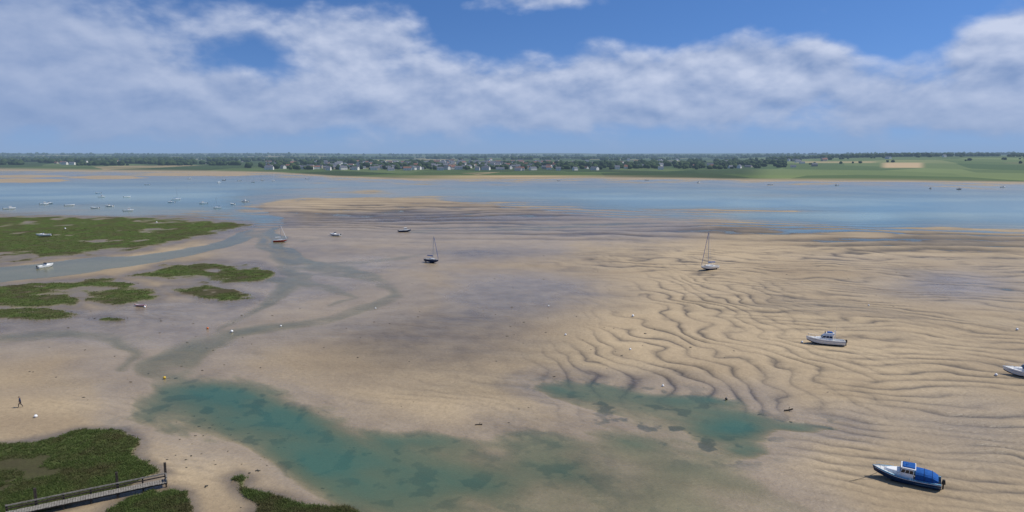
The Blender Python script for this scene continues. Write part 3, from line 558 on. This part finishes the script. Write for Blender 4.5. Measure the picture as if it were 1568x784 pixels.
# ---- walking person
def person(u,v,head):
    e=empty('walking_person')
    J={'pel':(0,0,.93,.13),'ab':(.01,0,1.1,.125),'ch':(.04,0,1.32,.15),'nk':(.06,0,1.48,.06),'hd0':(.08,0,1.56,.075),'hd1':(.10,0,1.66,.095),'hd2':(.10,0,1.73,.07),
     'sl':(.03,.19,1.40,.065),'el':(-.10,.24,1.14,.048),'wl':(-.02,.24,.92,.033),'sr':(.03,-.19,1.40,.065),'er':(.08,-.24,1.15,.048),'wr_':(.26,-.22,1.0,.033),
     'hl':(0,.10,.88,.095),'kl':(.20,.10,.50,.065),'al':(.26,.10,.09,.045),'tl':(.42,.11,.04,.04),'hr':(0,-.10,.88,.095),'kr':(-.03,-.10,.48,.065),'ar':(-.28,-.10,.16,.045),'tr':(-.17,-.11,.04,.04)}
    E=[('pel','ab'),('ab','ch'),('ch','nk'),('nk','hd0'),('hd0','hd1'),('hd1','hd2'),('ch','sl'),('sl','el'),('el','wl'),('ch','sr'),('sr','er'),('er','wr_'),('pel','hl'),('hl','kl'),('kl','al'),('al','tl'),('pel','hr'),('hr','kr'),('kr','ar'),('ar','tr')]
    ks=list(J); me=bpy.data.meshes.new('body'); me.from_pydata([J[k][:3] for k in ks],[(ks.index(a),ks.index(b)) for a,b in E],[]); ob=bpy.data.objects.new('body',me); scene.collection.objects.link(ob)
    ob.modifiers.new('s','SKIN'); ob.modifiers.new('ss','SUBSURF').levels=2
    for i,k in enumerate(ks): me.skin_vertices[0].data[i].radius=(J[k][3],J[k][3])
    me.skin_vertices[0].data[0].use_root=True
    dg=bpy.context.evaluated_depsgraph_get(); m2_=bpy.data.meshes.new_from_object(ob.evaluated_get(dg)); ob.modifiers.clear(); ob.data=m2_; ob.parent=e
    for m_ in (pm('jacket',(.03,.045,.09),.9,.1),pm('trousers',(.05,.045,.05),.9,.1),pm('skin',(.45,.27,.19),.6),pm('boots',(.02,.02,.02),.6),pm('hair',(.05,.03,.02),.9)): m2_.materials.append(m_)
    for p in m2_.polygons:
        c=p.center; k=0 if c.z>.9 else 1
        if c.z<.14: k=3
        if c.z>1.5: k=2
        if c.z>1.68 or (c.z>1.56 and c.x<.06): k=4
        if abs(c.y)>.17 and c.z<1.02: k=2 if (c.x>.2 or c.z<.95) else k
        p.material_index=k; p.use_smooth=True
    for s,(hx,hy,hz) in ((1,J['wl'][:3]),(-1,J['wr_'][:3])):
        ch=[[(hx,hy,hz),(hx+.03,hy,hz-.07)]]+[[(hx+.03+.018*(i-1.5),hy,hz-.07),(hx+.04+.02*(i-1.5),hy-.01*s,hz-.12-.008*(i in(1,2))),(hx+.05+.02*(i-1.5),hy-.03*s,hz-.15)] for i in range(4)]+[[(hx+.02,hy,hz-.03),(hx+.075,hy-.01*s,hz-.075)]]
        tube('hand',ch,.013,m2_.materials[2],e,6)
    tube('nose',[[(.185,0,1.65),(.205,0,1.625)]],.014,m2_.materials[2],e); tube('eyes',[[(.17,s*.03,1.665),(.188,s*.03,1.665)] for s in(-1,1)],.008,BLACK,e)
    x,y=ground(u,v); e.location=(x,y,max(zat(x,y),-.02)); e.rotation_euler=(0,0,math.radians(head))
person(32,626,200)
# ---- world
w=bpy.data.worlds.new('World'); scene.world=w; w.use_nodes=True; t=NT(w.node_tree); bg=t.n['Background']; bg.inputs[1].default_value=.1
SE=math.radians(54); SA=math.radians(84)
tc=t.n.new('ShaderNodeTexCoord').outputs['Generated']; sx=t.n.new('ShaderNodeSeparateXYZ'); t.l.new(tc,sx.inputs[0])
sky=t.n.new('ShaderNodeTexSky'); sky.sky_type='NISHITA'; sky.sun_disc=False; sky.sun_elevation=SE; sky.sun_rotation=SA; sky.air_density=1.0; sky.dust_density=.4; sky.ozone_density=2.5
zz=t.m('ADD',t.m('MULTIPLY',t.m('MAXIMUM',sx.outputs[2],0.),2.2),.12); cx=t.n.new('ShaderNodeCombineXYZ'); t.l.new(sx.outputs[0],cx.inputs[0]); t.l.new(sx.outputs[1],cx.inputs[1]); t.l.new(zz,cx.inputs[2])
t.l.new(t.vm('NORMALIZE',cx.outputs[0]),sky.inputs[0])
AZ_=t.m('MULTIPLY',t.m('ARCTAN2',sx.outputs[0],sx.outputs[1]),57.2958); EL_=t.m('MULTIPLY',t.m('ARCSINE',sx.outputs[2]),57.2958)
pc=t.n.new('ShaderNodeCombineXYZ'); t.l.new(AZ_,pc.inputs[0]); t.l.new(EL_,pc.inputs[1]); pv=pc.outputs[0]
def ang(u,v):
    a=(u-784)/F;b=(v-392)/F; x,y,z_=a,cP-b*sP,-(sP+b*cP); return math.degrees(math.atan2(x,y)),math.degrees(math.atan2(z_,math.hypot(x,y)))
n_hi=t.noise(t.vm('MULTIPLY',pv,(.20,.36,0)),1.0,6,.5,.1); n_up=t.noise(t.vm('ADD',t.vm('MULTIPLY',pv,(.20,.36,0)),(.06,.27,0)),1.0,4,.5,.1)
bl=0
for (u,v,su,sv,w_) in [(100,60,250,60,.8),(-150,80,250,80,.6),(530,62,125,42,1.05),(330,165,300,42,.7),(640,145,190,40,.75),(900,140,190,46,.85),(1130,108,175,44,1.05),(1240,105,80,30,.5),(1000,170,400,38,.55),(820,2,90,18,.8),(1560,65,80,45,1.),(1470,165,150,36,.7),(1700,80,150,80,.7),(375,85,70,34,-.8),(730,45,90,26,-.5),(1395,55,85,50,-.6),(1010,30,150,28,-.4),(90,150,280,45,.6)]:
    a0,e0=ang(u,v); ka=F/57.2958
    d=t.vm('MULTIPLY',t.vm('SUBTRACT',pv,(a0,e0,0.)),(ka/su,ka/sv,0.)); q=t.m('MULTIPLY',t.m('EXPONENT',t.m('MULTIPLY',t.vm('DOT_PRODUCT',d,d),-1.)),w_)
    bl=q if isinstance(bl,int) else t.m('ADD',bl,q)
base=t.m('ADD',bl,t.mr(EL_,13.,25.,0.,.35))
cov=t.m('ADD',base,t.m('MULTIPLY',t.m('SUBTRACT',n_hi,.5),2.0)); cm=t.mr(cov,.12,.86,0.,.93,True)
lit=t.m('ADD',.56,t.m('MULTIPLY',t.m('SUBTRACT',n_hi,n_up),2.7),clamp=True)
lit=t.m('MULTIPLY',lit,t.mr(EL_,1.5,6.5,.45,1.)); lit=t.m('MULTIPLY',lit,t.mr(AZ_,-38.,-12.,.4,1.))
def s10(c): return tuple(x*10 for x in c)
cc=t.mix(lit,s10((.24,.335,.555)),s10((.60,.66,.82)))
skyc=t.mix(1.0,sky.outputs[0],(.62,.95,1.33),'MULTIPLY')
hz=t.m('MULTIPLY',t.m('EXPONENT',t.m('MULTIPLY',t.m('MAXIMUM',EL_,0.),-1/3.4)),.82)
c=t.mix(hz,skyc,s10((.27,.39,.61)))
c=t.mix(cm,c,cc)
hz2=t.m('MULTIPLY',t.m('EXPONENT',t.m('MULTIPLY',t.m('MAXIMUM',EL_,0.),-1/1.9)),.88)
c=t.mix(hz2,c,s10((.26,.375,.58)))
t.put(bg.inputs[0],c)
sl=bpy.data.lights.new('sun','SUN'); sl.energy=4.5; sl.angle=math.radians(.5); sl.color=(1,.95,.86); so=bpy.data.objects.new('sun',sl); scene.collection.objects.link(so)
sd=Vector((math.sin(SA)*math.cos(SE),math.cos(SA)*math.cos(SE),math.sin(SE))); so.rotation_euler=(-sd).to_track_quat('-Z','Y').to_euler()
cam=bpy.data.cameras.new('camera'); cam.sensor_width=36; cam.lens=36*F/1568; cam.clip_end=120000; cam.clip_start=.5
co_=bpy.data.objects.new('camera',cam); scene.collection.objects.link(co_); co_.location=(0,0,H); co_.rotation_euler=(math.radians(90)-P,0,0); scene.camera=co_
scene.view_settings.view_transform='Standard'; scene.view_settings.look='None'; scene.view_settings.exposure=0
print('ok',len(T))
